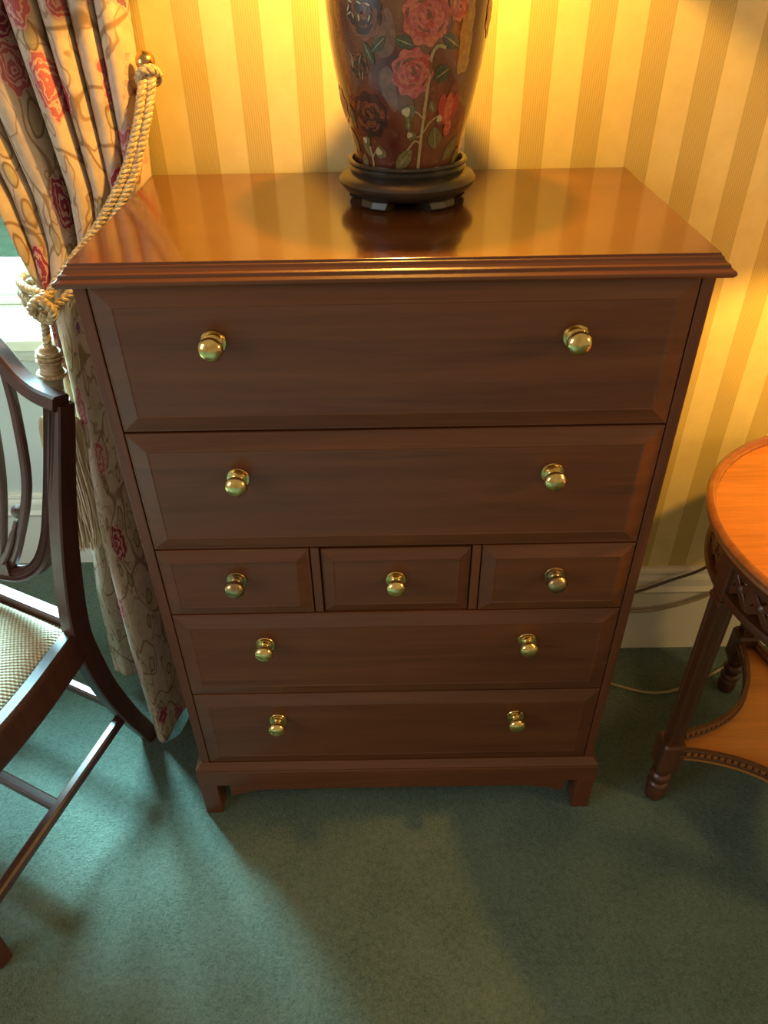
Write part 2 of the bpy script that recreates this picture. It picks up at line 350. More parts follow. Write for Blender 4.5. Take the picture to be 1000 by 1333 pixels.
def add_drawer(x0, x1, z0, z1, kx, kz, bev=.027, y=0.0, dep=.0065, km='brass'):
    global knob_me
    d = obj('drawer', drawer_front(x0, x1, z0, z1, bev, y, dep), 'mahogany', chest, bevel=.0005, seg=1)
    for x in kx:
        if knob_me is None:
            k = obj('knob', lathe(bmesh.new(), KP, 40, axis='-y'), 'brass', d, smooth=True); knob_me = k.data
        elif km != 'brass':
            k = bpy.data.objects.new('knob', knob_me.copy()); k.data.materials[0] = M[km]; C.objects.link(k); k.parent = d
        else:
            k = bpy.data.objects.new('knob', knob_me); C.objects.link(k); k.parent = d
        k.location = (x, y - dep + .0006, kz)
        k.rotation_euler = (0, random.uniform(0, 6.28), 0)
    return d
add_drawer(-XD, XD, .9365, 1.1455, (-.231, .231), 1.071)
add_drawer(-XD, XD, .7235, .9335, (-.227, .227), .861)
M['worn_brass'] = mat('worn_brass', (.45, .31, .15), .28, 1); g = N(M['worn_brass']); g.col(g.ramp(g.noise(g.coord(), 110, 4), [(.35, (.30, .19, .09)), (.65, (.58, .42, .20))]))
add_drawer(-XD, -.1365, .5815, .7205, (-.256,), .662, .022, km='worn_brass')
add_drawer(-.1195, .1200, .5800, .7150, (0.0,), .654, .020, .0045, .006)
add_drawer(.1370, XD, .5815, .7205, (.255,), .662, .022, km='worn_brass')
add_drawer(-XD, XD, .3745, .5785, (-.226, .226), .512)
add_drawer(-XD, XD, ZP + .002, .3715, (-.225, .225), .304)
# plinth with a moulded upper edge and a shallow arched lower edge between bracket feet
PO = .012
bm = bmesh.new()
pp = [(PO - .001, .098), (PO, .102), (PO, .142), (PO - .0015, .146), (PO - .0005, .150), (PO - .004, .155), (PO - .008, .158), (PO - .0115, .163), (-.004, .163)]
rings = []
for o_, z in pp:
    w, f = HW + o_, o_
    rings.append([bm.verts.new(p) for p in ((-w, -f, z), (w, -f, z), (w, DB, z), (-w, DB, z))])
for a, b in zip(rings, rings[1:]):
    for i in range(4):
        if i != 2: bm.faces.new((a[i], a[(i + 1) % 4], b[(i + 1) % 4], b[i]))
bm.faces.new(rings[0]); bm.faces.new(rings[-1])
obj('plinth', bm, 'mahogany', chest)
# shaped apron under the plinth
bm = bmesh.new(); n = 40; fr = []; bk = []
for i in range(n + 1):
    x = -HW + .05 + (2 * HW - .1) * i / n; t = abs(2 * i / n - 1); zz = .083 - .022 * max(0, (t - .72) / .28) ** 2 if t > .72 else .083
    fr.append((bm.verts.new((x, -PO + .001, .1)), bm.verts.new((x, -PO + .001, zz)), bm.verts.new((x, .006, zz)), bm.verts.new((x, .006, .1))))
for a, b in zip(fr, fr[1:]):
    for j in range(4): bm.faces.new((a[j], a[(j + 1) % 4], b[(j + 1) % 4], b[j]))
bm.faces.new(fr[0]); bm.faces.new(fr[-1])
obj('apron', bm, 'mahogany', chest)
for sx_ in (-1, 1):
    for y0, y1 in ((-PO, .034), (DB - .05, DB - .004)):
        xa, xb = sx_ * (HW + PO), sx_ * (HW + PO - .036)
        bm = bmesh.new(); box(bm, (min(xa, xb), y0, 0), (max(xa, xb), y1, .1))
        obj('foot', bm, 'mahogany_v', chest, bevel=.0015)

# ------------------------------------------------------------------ lamps
def bulb_light(name, loc, power, parent, radius=.011):
    d = bpy.data.lights.new(name, 'POINT'); d.energy = power; d.color = WARM; d.shadow_soft_size = radius
    o = bpy.data.objects.new(name, d); C.objects.link(o); o.parent = parent; o.location = loc
    return o
def shade(parent, z0, r0, z1, r1):
    bm = bmesh.new(); seg = 64
    pr = [(r0, z0), (r0 + .0015, z0 + .003), (r1 + .0015, z1), (r1, z1), (r0, z0)]
    lathe(bm, [(r0, z0), (r0 + .002, z0), (r1 + .002, z1), (r1, z1), (r0, z0)], seg)
    bmesh.ops.delete(bm, geom=[f for f in bm.faces if len(f.verts) > 4], context='FACES')
    return obj('lamp_shade', bm, 'shade', parent, smooth=True)
LX, LY = .0245, .262
lamp = empty('vase_lamp', (LX, LY, HT), 'dark red floral vase lamp on a black wooden stand atop the chest', 'lamp')
bm = lathe(bmesh.new(), [(0, .012), (.074, .012), (.079, .013), (.084, .016), (.092, .020), (.0975, .0265), (.0985, .031), (.0955, .036), (.088, .040), (.0815, .0425), (.0835, .0455), (.0845, .0475), (.0825, .0490), (.0815, .051), (.0845, .053), (.0855, .0555), (.0835, .058), (.0790, .058), (.0765, .054), (.076, .046), (0, .046)], 96)
stand = obj('stand', bm, 'black_wood', lamp, smooth=True)
for k in range(5):                     # five scrolled feet under the stand
    t = -PI / 2 + 2 * PI * k / 5 + .62
    bm = bmesh.new(); R = []
    for (ri, ro, z, hw_) in ((.060, .080, .0, .019), (.056, .086, .0045, .021), (.054, .083, .013, .023), (.054, .088, .020, .026)):
        R.append([bm.verts.new((r_ * math.cos(t + a / max(r_, .07)), r_ * math.sin(t + a / max(r_, .07)), z)) for r_, a in ((ri, -hw_), (ro, -hw_), (ro + .002, 0), (ro, hw_), (ri, hw_))])
    for a, b in zip(R, R[1:]):
        for i in range(5): bm.faces.new((a[i], a[(i + 1) % 5], b[(i + 1) % 5], b[i]))
    bm.faces.new(R[0]); bm.faces.new(R[-1])
    obj('foot', bm, 'black_wood', stand, bevel=.001)
bm = lathe(bmesh.new(), [(0.048, .0125), (.066, .0125), (.072, .014), (.072, .024), (.0, .024)], 64); obj('stand_skirt', bm, 'black_wood', stand, smooth=True)
VP = [(0, .046), (.070, .046), (.0725, .048), (.0728, .052), (.0738, .060), (.0765, .075), (.0815, .096), (.0872, .118), (.0930, .143), (.0990, .173), (.1035, .203), (.1064, .235), (.1078, .262), (.1080, .285), (.1060, .305), (.098, .325), (.082, .340), (.060, .350), (.045, .354), (.0, .354)]
vase = obj('vase_body', lathe(bmesh.new(), VP, 128), 'lacquer', lamp, smooth=True)
def vr(z):
    for (r0, z0), (r1, z1) in zip(VP[2:], VP[3:]):
        if z0 <= z <= z1: return r0 + (r1 - r0) * (z - z0) / (z1 - z0)
    return VP[2][0]
def on_vase(phi, z, off):
    r = vr(z) + off; t = math.radians(phi); return (r * math.sin(t), -r * math.cos(t), z)
PAINTS = ['p_coral', 'p_pink', 'p_red', 'p_dark', 'p_rust', 'p_green', 'p_dgreen', 'p_stem', 'p_cream', 'p_haze_refl', 'p_gold_refl']
pb = bmesh.new()
def patch(phi, z, shape, ma, off=.0006, rot=0.0):
    """flat painted shape wrapped on the vase; shape = list of (u, v) metres around its centre"""
    z -= HT; idx = PAINTS.index(ma); cr, sr = math.cos(math.radians(rot)), math.sin(math.radians(rot)); rings = []
    r0 = vr(z)
    for k in (1.0, .66, .33):
        ring = []
        for u, v in shape:
            uu, vv = (u * cr - v * sr) * k, (u * sr + v * cr) * k; zz = min(max(z + vv, .0525), .345)
            ring.append(pb.verts.new(on_vase(phi + math.degrees(uu / r0), zz, off)))
        rings.append(ring)
    c0 = pb.verts.new(on_vase(phi, min(max(z, .0525), .345), off)); m_ = len(shape)
    for a, b in zip(rings, rings[1:]):
        for i in range(m_):
            f = pb.faces.new((a[i], a[(i + 1) % m_], b[(i + 1) % m_], b[i])); f.material_index = idx
    for i in range(m_):
        f = pb.faces.new((rings[-1][i], rings[-1][(i + 1) % m_], c0)); f.material_index = idx
def leafs(l, w, n=12): return [(w * math.sin(PI * k / n) ** .8 * .5 * (1 if True else 0), -l / 2 + l * k / n) for k in range(n + 1)] + [(-w * math.sin(PI * k / n) ** .8 * .5, -l / 2 + l * k / n) for k in range(n - 1, 0, -1)]
def petal(r, lobes, amp, n=30, sy=1.0, ph=0.0): return [((r * (1 + amp * math.sin(lobes * 2 * PI * k / n + ph))) * math.cos(2 * PI * k / n), sy * (r * (1 + amp * math.sin(lobes * 2 * PI * k / n + ph))) * math.sin(2 * PI * k / n)) for k in range(n)]
def vein_leaf(phi, z, l, w, rot, ma='p_green', off=.0009):
    patch(phi, z, leafs(l, w), ma, off, rot); patch(phi, z, leafs(l * .94, .0012), 'p_stem', off + .0003, rot)
def stem(pts, w=.0016, ma='p_stem', off=.0008):
    idx = PAINTS.index(ma); path = spline([(a, b, 0) for a, b in pts], 8); prev = None
    for i, p in enumerate(path):
        q = path[min(i + 1, len(path) - 1)] - path[max(i - 1, 0)]; du = math.radians(q.x) * .09; dz = q.y; l_ = math.hypot(du, dz) or 1; nx, nz = -dz / l_, du / l_
        z = p.y - HT; r0 = vr(z); a = []
        for s in (-1, 1): a.append(pb.verts.new(on_vase(p.x + math.degrees(nx * s * w / r0), max(z + nz * s * w, .0525), off)))
        if prev: f = pb.faces.new((prev[0], prev[1], a[1], a[0])); f.material_index = idx
        prev = a
def peony(phi, z, r, ma, mb, seed):
    rn = random.Random(seed); patch(phi, z, petal(r, 9, .07, 54, 1.05, seed), ma, .0007)
    lo2 = {'p_coral': 'p_red', 'p_pink': 'p_red', 'p_dark': 'p_rust', 'p_rust': 'p_dark'}.get(ma, 'p_red')
    for k in range(64):
        ring = 1 - k / 70.0; t = k * 2.4 + rn.uniform(-.3, .3); d = r * ring * .86; w = r * rn.uniform(.16, .26)
        tone = (lo2, mb, ma, mb)[k % 4] if k % 9 else 'p_rust'
        q = [(w * math.cos(a) * 1.25, w * (.62 * math.sin(a) if a < PI else .20 * math.sin(a))) for a in [2 * PI * j / 12 for j in range(12)]]
        patch(phi + math.degrees(d * math.cos(t) / .1), z + d * math.sin(t), q, tone, .0008 + .00002 * k, math.degrees(t) - 90)
for args in ((-16, 1.328, .010, .026, 12), (-17, 1.385, .013, .026, -10), (14, 1.318, .020, .030, 0), (40, 1.30, .016, .032, 10)):
    patch(args[0], args[1], petal(1, 5, .08, 30, 1), 'p_haze_refl', .0003) if False else patch(args[0], args[1], [(a * args[2], b * args[3]) for a, b in petal(1, 3, .1, 30, 1, args[4])], 'p_haze_refl' if args[0] < 10 else 'p_rust', .0004, args[4])  # the greyish ones on the left are a hazy reflection painted in
for z in (1.365, 1.392, 1.42): patch(42, z, [(a * .011, b * .026) for a, b in petal(1, 4, .12, 30, 1, z * 40)], 'p_gold_refl', .0004, -4)  # upright gold band: reflected light painted onto the lacquer
peony(-31.8, 1.407, .026, 'p_rust', 'p_dark', 3); peony(-36, 1.295, .0255, 'p_dark', 'p_dark', 5); peony(-40, 1.350, .015, 'p_rust', 'p_dark', 9)
peony(10.5, 1.404, .029, 'p_coral', 'p_pink', 1); peony(1.5, 1.345, .0255, 'p_pink', 'p_coral', 2); peony(33, 1.412, .014, 'p_coral', 'p_red', 8)
stem([(9.2, 1.2245), (10.2, 1.255), (11.8, 1.297), (13.5, 1.335), (14.8, 1.363), (19, 1.373), (25, 1.371)], .0019)
stem([(10.6, 1.262), (5, 1.265), (0, 1.257), (-3, 1.252)], .0011); stem([(11.4, 1.292), (6, 1.300), (1, 1.302)], .0010); stem([(10.8, 1.272), (6, 1.270), (3, 1.272)], .0009)
stem([(-39.9, 1.2245), (-40, 1.24), (-41.5, 1.256)], .0016); stem([(12, 1.275), (18, 1.288), (25, 1.295), (30, 1.301)], .0010)
stem([(-39, 1.243), (-34, 1.252), (-29, 1.256)], .0009)
vein_leaf(-5.4, 1.2415, .034, .017, -38); vein_leaf(23.7, 1.343, .024, .021, -60, 'p_dgreen'); vein_leaf(29, 1.377, .030, .016, 60, 'p_dgreen')
vein_leaf(46, 1.251, .038, .016, -40); vein_leaf(24, 1.267, .030, .019, 10, 'p_green'); vein_leaf(-52, 1.2335, .024, .013, -12); vein_leaf(-46, 1.252, .022, .010, 30, 'p_green')
vein_leaf(57, 1.236, .034, .012, -25); vein_leaf(-58, 1.29, .03, .012, 10, 'p_dgreen'); vein_leaf(-30, 1.366, .030, .011, 28, 'p_dgreen'); vein_leaf(18, 1.306, .016, .010, 20, 'p_green')
vein_leaf(-22, 1.376, .026, .012, -50, 'p_dgreen'); vein_leaf(-4, 1.378, .026, .014, 70, 'p_dgreen'); vein_leaf(-1, 1.286, .020, .008, 4, 'p_green')
for a, z, r in ((-1.0, 1.300, .0085), (2.0, 1.272, .0055), (-29, 1.2495, .0075), (-44, 1.262, .006), (28, 1.29, .0065)):
    patch(a, z, petal(r, 3, .12, 24, 1.1, a), 'p_green', .0010); patch(a - 2, z + .001, petal(r * .62, 3, .15, 18, 1, a), 'p_cream', .0013)
for d_, rr in ((-5, 12), (0, 0), (5, -14)): patch(33.5 + d_, 1.302, leafs(.040, .015), 'p_red' if d_ else 'p_coral', .0011 + .0002 * (d_ == 0), rr)
patch(36, 1.278, leafs(.022, .012), 'p_coral', .0013, -8)
for k in range(9): patch(-36 + random.uniform(-9, 9), 1.413 + random.uniform(-.012, .014), leafs(.008, .0022), 'p_cream', .0022, random.uniform(0, 180))
for k in range(6): patch(-42 + random.uniform(-6, 6), 1.352 + random.uniform(-.014, .014), leafs(.012, .0016), 'p_stem', .0019, random.uniform(-60, 60))
# the back of the vase carries the same flowers
for k, (a, z, r) in enumerate(((80, 1.40, .026), (120, 1.33, .027), (165, 1.40, .028), (205, 1.31, .025), (245, 1.39, .027), (280, 1.30, .022))):
    peony(a, z, r, ('p_coral', 'p_rust', 'p_pink')[k % 3], ('p_pink', 'p_dark', 'p_coral')[k % 3], 20 + k); vein_leaf(a + 14, z - .04, .034, .016, 30); stem([(a, 1.225), (a + 3, 1.26), (a, z - .02)], .0016)
fl = obj('painted_flowers', pb, PAINTS, vase, smooth=True)
obj('neck_cap', lathe(bmesh.new(), [(0, .350), (.046, .350), (.048, .356), (.040, .364), (.022, .370), (.014, .385), (.012, .44), (.0, .44)], 40), 'brass', lamp, smooth=True)
obj('bulb_holder', lathe(bmesh.new(), [(0, .44), (.018, .44), (.018, .478), (.012, .484), (0, .484)], 24), 'old_brass', lamp, smooth=True)
shade(lamp, .424, .17, .66, .105)
bulb_light('bulb_glow', (0, 0, .534), 42, lamp)

# round table and its lamp
TX, TY, TZ = .829, .027, .72
table = empty('round_table', (TX, TY, 0), 'round mahogany side table with a raised rim, fretwork apron and lower shelf', 'table')
TR = .308
obj('table_top', lathe(bmesh.new(), [(0, .698), (TR - .012, .698), (TR - .008, .702), (TR - .008, .706), (TR - .014, .708), (0, .708)], 128), 'table_top', table, smooth=True)
bm = bmesh.new()
lathe(bm, [(TR - .013, .707), (TR - .012, .711), (TR - .009, .713), (TR - .008, .718), (TR - .005, .7215), (TR - .000, .7205), (TR + .0045, .715), (TR + .0035, .709), (TR - .001, .705), (TR + .001, .700), (TR - .004, .694), (TR - .012, .692), (TR - .016, .696), (TR - .013, .707)], 128)
bmesh.ops.delete(bm, geom=[f for f in bm.faces if len(f.verts) > 4], context='FACES')
obj('rim', bm, 'rim_wood', table, smooth=True)
def ringband(r0, r1, z0, z1, name, material='table_wood'):
    bm = bmesh.new(); lathe(bm, [(r0, z0), (r1, z0), (r1 + .0015, (z0 + z1) / 2), (r1, z1), (r0, z1), (r0, z0)], 96)
    bmesh.ops.delete(bm, geom=[f for f in bm.faces if len(f.verts) > 4], context='FACES'); return obj(name, bm, material, table, smooth=True)
ringband(.268, .290, .668, .693, 'apron_upper_band'); ringband(.268, .289, .598, .614, 'apron_lower_band')
# pierced fret: interlaced loops and rosettes around the apron
fret_me = None
NF = 36
for k in range(NF):
    t = 2 * PI * k / NF
    if fret_me is None:
        bm = bmesh.new(); R_ = .279; hp = PI / NF
        def fp(a, z): return Vector((R_ * math.cos(a), R_ * math.sin(a), z))
        for s in (-1, 1):
            sweep(bm, spline([fp(s * hp * 1.02, .612), fp(s * hp * .55, .626), fp(-s * hp * .1, .641), fp(-s * hp * .75, .655), fp(-s * hp * 1.02, .670)], 4), rect(.0135, .007, .001), side=(1, 0, 0))
            sweep(bm, spline([fp(s * hp * .98, .612), fp(s * hp * .86, .640), fp(s * hp * .98, .670)], 4), rect(.010, .007, .001), side=(1, 0, 0))
        fo = obj('fret', bm, 'table_wood', table); fret_me = fo.data
        lathe_b = lathe(bmesh.new(), [(0, -.005), (.009, -.005), (.009, .002), (.005, .005), (0, .006)], 12, axis='x')
        ros = obj('rosette', lathe_b, 'table_wood', table, smooth=True); ros_me = ros.data; fo.rotation_euler.z = t
        ros.location = (.280 * math.cos(t), .280 * math.sin(t), .641); ros.rotation_euler.z = t
    else:
        fo = bpy.data.objects.new('fret', fret_me); C.objects.link(fo); fo.parent = table; fo.rotation_euler.z = t
        ros = bpy.data.objects.new('rosette', ros_me); C.objects.link(ros); ros.parent = table; ros.location = (.280 * math.cos(t), .280 * math.sin(t), .641); ros.rotation_euler.z = t
# four legs: carved block, fluted shaft, block, turned foot
ROT = math.radians(2.5); LR = .274
def fluted(w):                        # square section with two flutes on every face
    h = w / 2; a = []
    side = [(-h, -h), (-h * .60, -h), (-h * .50, -h * .84), (h * .50, -h * .84), (h * .60, -h)]
    for q in range(4):
        c_, s_ = math.cos(q * PI / 2), math.sin(q * PI / 2); a += [(x * c_ - y * s_, x * s_ + y * c_) for x, y in side]
    return a
leg_meshes = None
for q in range(4):
    t = PI + ROT + q * PI / 2
    if leg_meshes is None:
        bm = bmesh.new(); sweep(bm, [(0, 0, .185), (0, 0, .60)], fluted(.031), side=(1, 0, 0), scales=[.86, 1.0]); lg = obj('leg', bm, 'table_wood', table)
        bm = bmesh.new()
        for z0, z1, w in ((.580, .590, .036), (.590, .600, .032), (.600, .688, .034)): box(bm, (-w / 2, -w / 2, z0), (w / 2, w / 2, z1))
        b1 = obj('capital', bm, 'table_wood', lg, bevel=.002)
        bm = bmesh.new()
        sweep(bm, [(0, 0, .102), (0, 0, .106), (0, 0, .118), (0, 0, .190), (0, 0, .197)], rect(.046, .046, .004), side=(1, 0, 0), scales=[.72, .82, 1, 1, .86]); b2 = obj('block', bm, 'table_wood', lg)
        bm = lathe(bmesh.new(), [(0, 0), (.0150, 0), (.0185, .004), (.0205, .014), (.0205, .028), (.0180, .036), (.0160, .040), (.0215, .044), (.0225, .050), (.0205, .055), (.0165, .058), (.0175, .070), (.0215, .074), (.0225, .079), (.0200, .084), (.0155, .088), (.0165, .098), (.020, .104), (0, .104)], 28); b3 = obj('turned_foot', bm, 'table_wood', lg, smooth=True)
        leg_meshes = [(lg, (b1, b2, b3))]
    else:
        src, subs = leg_meshes[0]; lg = bpy.data.objects.new('leg', src.data); C.objects.link(lg); lg.parent = table
        for s_ in subs:
            o = s_.copy(); C.objects.link(o); o.parent = lg
    lg.location = (LR * math.cos(t), LR * math.sin(t), 0); lg.rotation_euler.z = t
# lower shelf with concave sides and a pierced gallery edge
corner = [(LR * math.cos(PI + ROT + q * PI / 2), LR * math.sin(PI + ROT + q * PI / 2)) for q in range(4)]
def shelf_outline(shrink=0.0, n=26):
    out = []
    for q in range(4):
        a, b = Vector((*corner[q], 0)), Vector((*corner[(q + 1) % 4], 0)); mid = (a + b) / 2; inw = -mid.normalized(); d = (b - a).normalized()
        a2, b2 = a + d * .020, b - d * .020
        for i in range(n + 1):
            u = i / n; s = math.sin(PI * u) ** .85
            out.append(a2.lerp(b2, u) + inw * (.070 * s - .006 + shrink))
    return out
ol = shelf_outline(); bm = bmesh.new()
lo = [bm.verts.new((p.x, p.y, .150)) for p in ol]; hi = [bm.verts.new((p.x, p.y, .166)) for p in ol]; L = len(ol)
bm.faces.new(lo); bm.faces.new(hi)
for i in range(L): bm.faces.new((lo[i], lo[(i + 1) % L], hi[(i + 1) % L], hi[i]))
bmesh.ops.triangulate(bm, faces=[f for f in bm.faces if len(f.verts) > 4])
shelf = obj('shelf', bm, 'shelf_wood', table)
bd_me = None
for q in range(4):
    seg = ol[q * 27:(q + 1) * 27]
    for nm, z0, z1, wd in (('gallery_rail', .164, .170, .013), ('gallery_rail', .182, .187, .010)):
        bm = sweep(bmesh.new(), [(p.x, p.y, (z0 + z1) / 2) for p in seg], rect(wd, z1 - z0, .001), side=(0, 0, 1)); obj(nm, bm, 'table_wood', table)
    acc = 0; path = seg; dist = [0]
    for a, b in zip(path, path[1:]): dist.append(dist[-1] + (b - a).length)
    nb = int(dist[-1] / .0125)
    for k in range(nb):
        s = (k + .5) / nb * dist[-1]; i = max(j for j in range(len(dist)) if dist[j] <= s); i = min(i, len(path) - 2)
        p = path[i].lerp(path[i + 1], (s - dist[i]) / (dist[i + 1] - dist[i])); tt = (path[i + 1] - path[i])
        if bd_me is None: bd = obj('gallery_block', bbox((-.0038, -.0038, -.0065), (.0038, .0038, .0065)), 'rim_wood', table); bd_me = bd.data
        else: bd = bpy.data.objects.new('gallery_block', bd_me); C.objects.link(bd); bd.parent = table
        bd.location = (p.x, p.y, .176); bd.rotation_euler.z = math.atan2(tt.y, tt.x)
# lamp standing on the table, beyond the right edge of the picture
lamp2 = empty('table_lamp', (TX, TY, .708), 'brass column lamp with a fabric shade standing on the round side table', 'lamp')
obj('base', lathe(bmesh.new(), [(0, 0), (.062, 0), (.065, .006), (.060, .014), (.036, .022), (.022, .034), (0, .034)], 48), 'old_brass', lamp2, smooth=True)
obj('column', lathe(bmesh.new(), [(0, .03), (.018, .03), (.012, .06), (.011, .30), (.016, .33), (.011, .36), (.011, .47), (0, .47)], 32), 'old_brass', lamp2, smooth=True)
obj('bulb_holder', lathe(bmesh.new(), [(0, .46), (.016, .46), (.016, .50), (0, .50)], 24), 'old_brass', lamp2, smooth=True)
shade(lamp2, .439, .17, .66, .11)
bulb_light('bulb_glow', (0, 0, .552), 30, lamp2, .022)

# ------------------------------------------------------------------ shield-back chair
CO = Vector((-.605, .105, 0)); LAT = Vector((-.895, .446, 0)).normalized(); FWD = Vector((-.446, -.895, 0)).normalized()
chair = empty('dining_chair', (CO.x, CO.y, 0), 'dark mahogany shield-back dining chair with a cream woven seat', 'chair')
def ch(a, b, z): return LAT * a + FWD * b + Vector((0, 0, z))
def cpart(name, bm, material, smooth=False, bevel=0, parent=None): return obj(name, bm, material, parent or chair, smooth=smooth, bevel=bevel)
RW, FWID, SD = .425, .555, .415        # rear width, front width, seat depth
def rake(z): return -.235 * max(0, z - .44) if z > .44 else 0
# rear legs run up into the shield corners
def rear_leg(side):
    a0 = 0 if side == 0 else RW; s = -1 if side == 0 else 1
    pts = [ch(a0 - s * .012, -.090, 0), ch(a0 - s * .006, -.062, .08), ch(a0, -.034, .17), ch(a0, -.010, .28), ch(a0, .002, .40), ch(a0, 0, .46), ch(a0 - s * .004, -.018, .54), ch(a0 - s * .002, -.038, .63), ch(a0 + s * .004, -.066, .74), ch(a0 + s * .015, -.090, .84), ch(a0 + s * .019, -.101, .884)]
    path = spline(pts, 5); n = len(path)
    sc = [(1, .80 + .20 * min(1, i / (n * .35)) - .22 * max(0, (i / n - .6) / .4)) for i in range(n)]
    return sweep(bmesh.new(), path, rect(.031, .044, .003), side=FWD, scales=sc)
cpart('leg', rear_leg(0), 'chair_wood'); cpart('leg', rear_leg(1), 'chair_wood')
fo_ = (FWID - RW) / 2
for a in (-fo_, RW + fo_):
    bm = sweep(bmesh.new(), [ch(a, SD, 0), ch(a, SD, .06), ch(a, SD, .40), ch(a, SD, .452)], rect(.038, .038, .003), side=FWD, scales=[.74, .78, 1, 1]); cpart('leg', bm, 'chair_wood')
# shield: closed moulded frame in the raked back plane
ac = RW / 2
def sh(x, z, off=0.0): return ch(ac + x, rake(z) + .012 + off, z)
half = [(0, .515), (.050, .520), (.105, .537), (.152, .575), (.181, .632), (.197, .70), (.210, .77), (.220, .835), (.2275, .889)]
arch = [(.2415, .889), (.190, .897), (.150, .915), (.105, .950), (.055, .982), (0, .992)]
lowr = spline([(-x, z, 0) for x, z in reversed(half)] + [(x, z, 0) for x, z in half[1:]], 6)
uppr = spline([(x, z, 0) for x, z in arch] + [(-x, z, 0) for x, z in reversed(arch[:-1])], 8)
reed = [(-.0135, -.011), (.0135, -.011), (.0145, .006), (.0115, .0125), (.0085, .0085), (.0055, .0135), (.0015, .009), (-.0025, .0135), (-.0055, .0085), (-.0085, .0135), (-.0135, .008)]
back_n = (FWD + Vector((0, 0, .235))).normalized()
cpart('shield_frame', sweep(bmesh.new(), [sh(p.x, p.y) for p in lowr], reed, side=back_n), 'chair_wood', smooth=True)
cpart('top_rail', sweep(bmesh.new(), [sh(p.x, p.y) for p in uppr], rect(.027, .034, .004), side=back_n), 'chair_wood', smooth=True)
# pierced splat: boss at the foot, ribs curving up to the top rail
bm = bmesh.new(); sweep(bm, [sh(x, .532 + .35 * x * x * 4, .004) for x in [-.075 + .15 * i / 12 for i in range(13)]], rect(.030, .022, .004), side=back_n); cpart('splat_base', bm, 'chair_wood', smooth=True)
for x0, xm, x1 in ((-.066, -.138, -.120), (-.040, -.075, -.062), (0, 0, 0), (.040, .075, .062), (.066, .138, .120)):
    z1 = .985 - abs(x1) * .32
    pts = [sh(x0, .535), sh(x0 + (xm - x0) * .45, .60), sh(xm, .72), sh(xm * .98, .84), sh(x1, z1 - .02)]
    cpart('splat_rib', sweep(bmesh.new(), spline(pts, 8), rect(.017, .014, .003), side=back_n), 'chair_wood', smooth=True)
for x0, x1 in ((-.052, -.108), (-.026, -.058), (.026, .058), (.052, .108)):
    cpart('fan_leaf', sweep(bmesh.new(), spline([sh(x0, .545, .010), sh(x0 + (x1 - x0) * .5, .585, .010), sh(x1, .650, .008)], 6), rect(.014, .010, .003), side=back_n, scales=[1.1] * 5 + [.9] * 5 + [.6] * 3), 'chair_wood', smooth=True)
for x0 in (-.112, .112):
    q = sh(x0, .665, .004); cpart('carved_boss', lathe(bmesh.new(), [(0, -.008), (.011, -.008), (.014, -.003), (.012, .004), (.007, .006), (0, .0065)], 18, origin=q, axis='-y'), 'chair_wood', smooth=True)
# seat rails, gently bowed at the front
rail = [(-.013, -.044), (.015, -.044), (.017, -.036), (.014, -.026), (.015, .016), (.012, .026), (.008, .030), (-.011, .030)]
def srail(pts, flip=1): return sweep(bmesh.new(), spline(pts, 8), [(x * flip, z) for x, z in rail], side=(0, 0, 1))
ZR = .425
cpart('side_rail', srail([ch(0, .012, ZR), ch(-fo_ * .62, SD * .45, ZR), ch(-fo_, SD - .01, ZR)], -1), 'chair_wood', smooth=True)
cpart('side_rail', srail([ch(RW, .012, ZR), ch(RW + fo_ * .62, SD * .45, ZR), ch(RW + fo_, SD - .01, ZR)], 1), 'chair_wood', smooth=True)
cpart('front_rail', srail([ch(-fo_, SD, ZR), ch(ac, SD + .022, ZR), ch(RW + fo_, SD, ZR)], -1), 'chair_wood', smooth=True)
cpart('rear_rail', sweep(bmesh.new(), [ch(.010, -.002, ZR + .008), ch(RW - .010, -.002, ZR + .008)], rect(.026, .070, .003), side=(0, 0, 1)), 'chair_wood')
# woven seat pad, domed
bm = bmesh.new(); n = 30; grid = []; uvl = bm.loops.layers.uv.new('UVMap'); vuv = {}
for j in range(n + 1):
    v = j / n; row = []
    for i in range(n + 1):
        u = i / n; b = .012 + v * (SD - .016) + .018 * v * v * math.sin(PI * u); wd = RW - .020 + (2 * fo_) * (v ** .9); a = ac + (u - .5) * wd
        e = min(u, 1 - u, v, 1 - v) * n; z = .4475 + .030 * (1 - (2 * u - 1) ** 4) * (1 - (2 * v - 1) ** 4) + (.006 if e > .5 else 0)
        w = bm.verts.new(ch(a, b, z)); row.append(w); vuv[w] = (a, b)
    grid.append(row)
for j in range(n):
    for i in range(n): bm.faces.new((grid[j][i], grid[j][i + 1], grid[j + 1][i + 1], grid[j + 1][i]))
edge = [grid[0][i] for i in range(n + 1)] + [grid[j][n] for j in range(1, n + 1)] + [grid[n][i] for i in range(n - 1, -1, -1)] + [grid[j][0] for j in range(n - 1, 0, -1)]
low = []
for w in edge: q = bm.verts.new(w.co - Vector((0, 0, .025))); vuv[q] = vuv[w]; low.append(q)
for i in range(len(edge)): bm.faces.new((edge[i], edge[(i + 1) % len(edge)], low[(i + 1) % len(edge)], low[i]))
for f in bm.faces:
    for l in f.loops: l[uvl].uv = vuv[l.vert]
cpart('seat_pad', bm, 'seat_cloth', smooth=True)
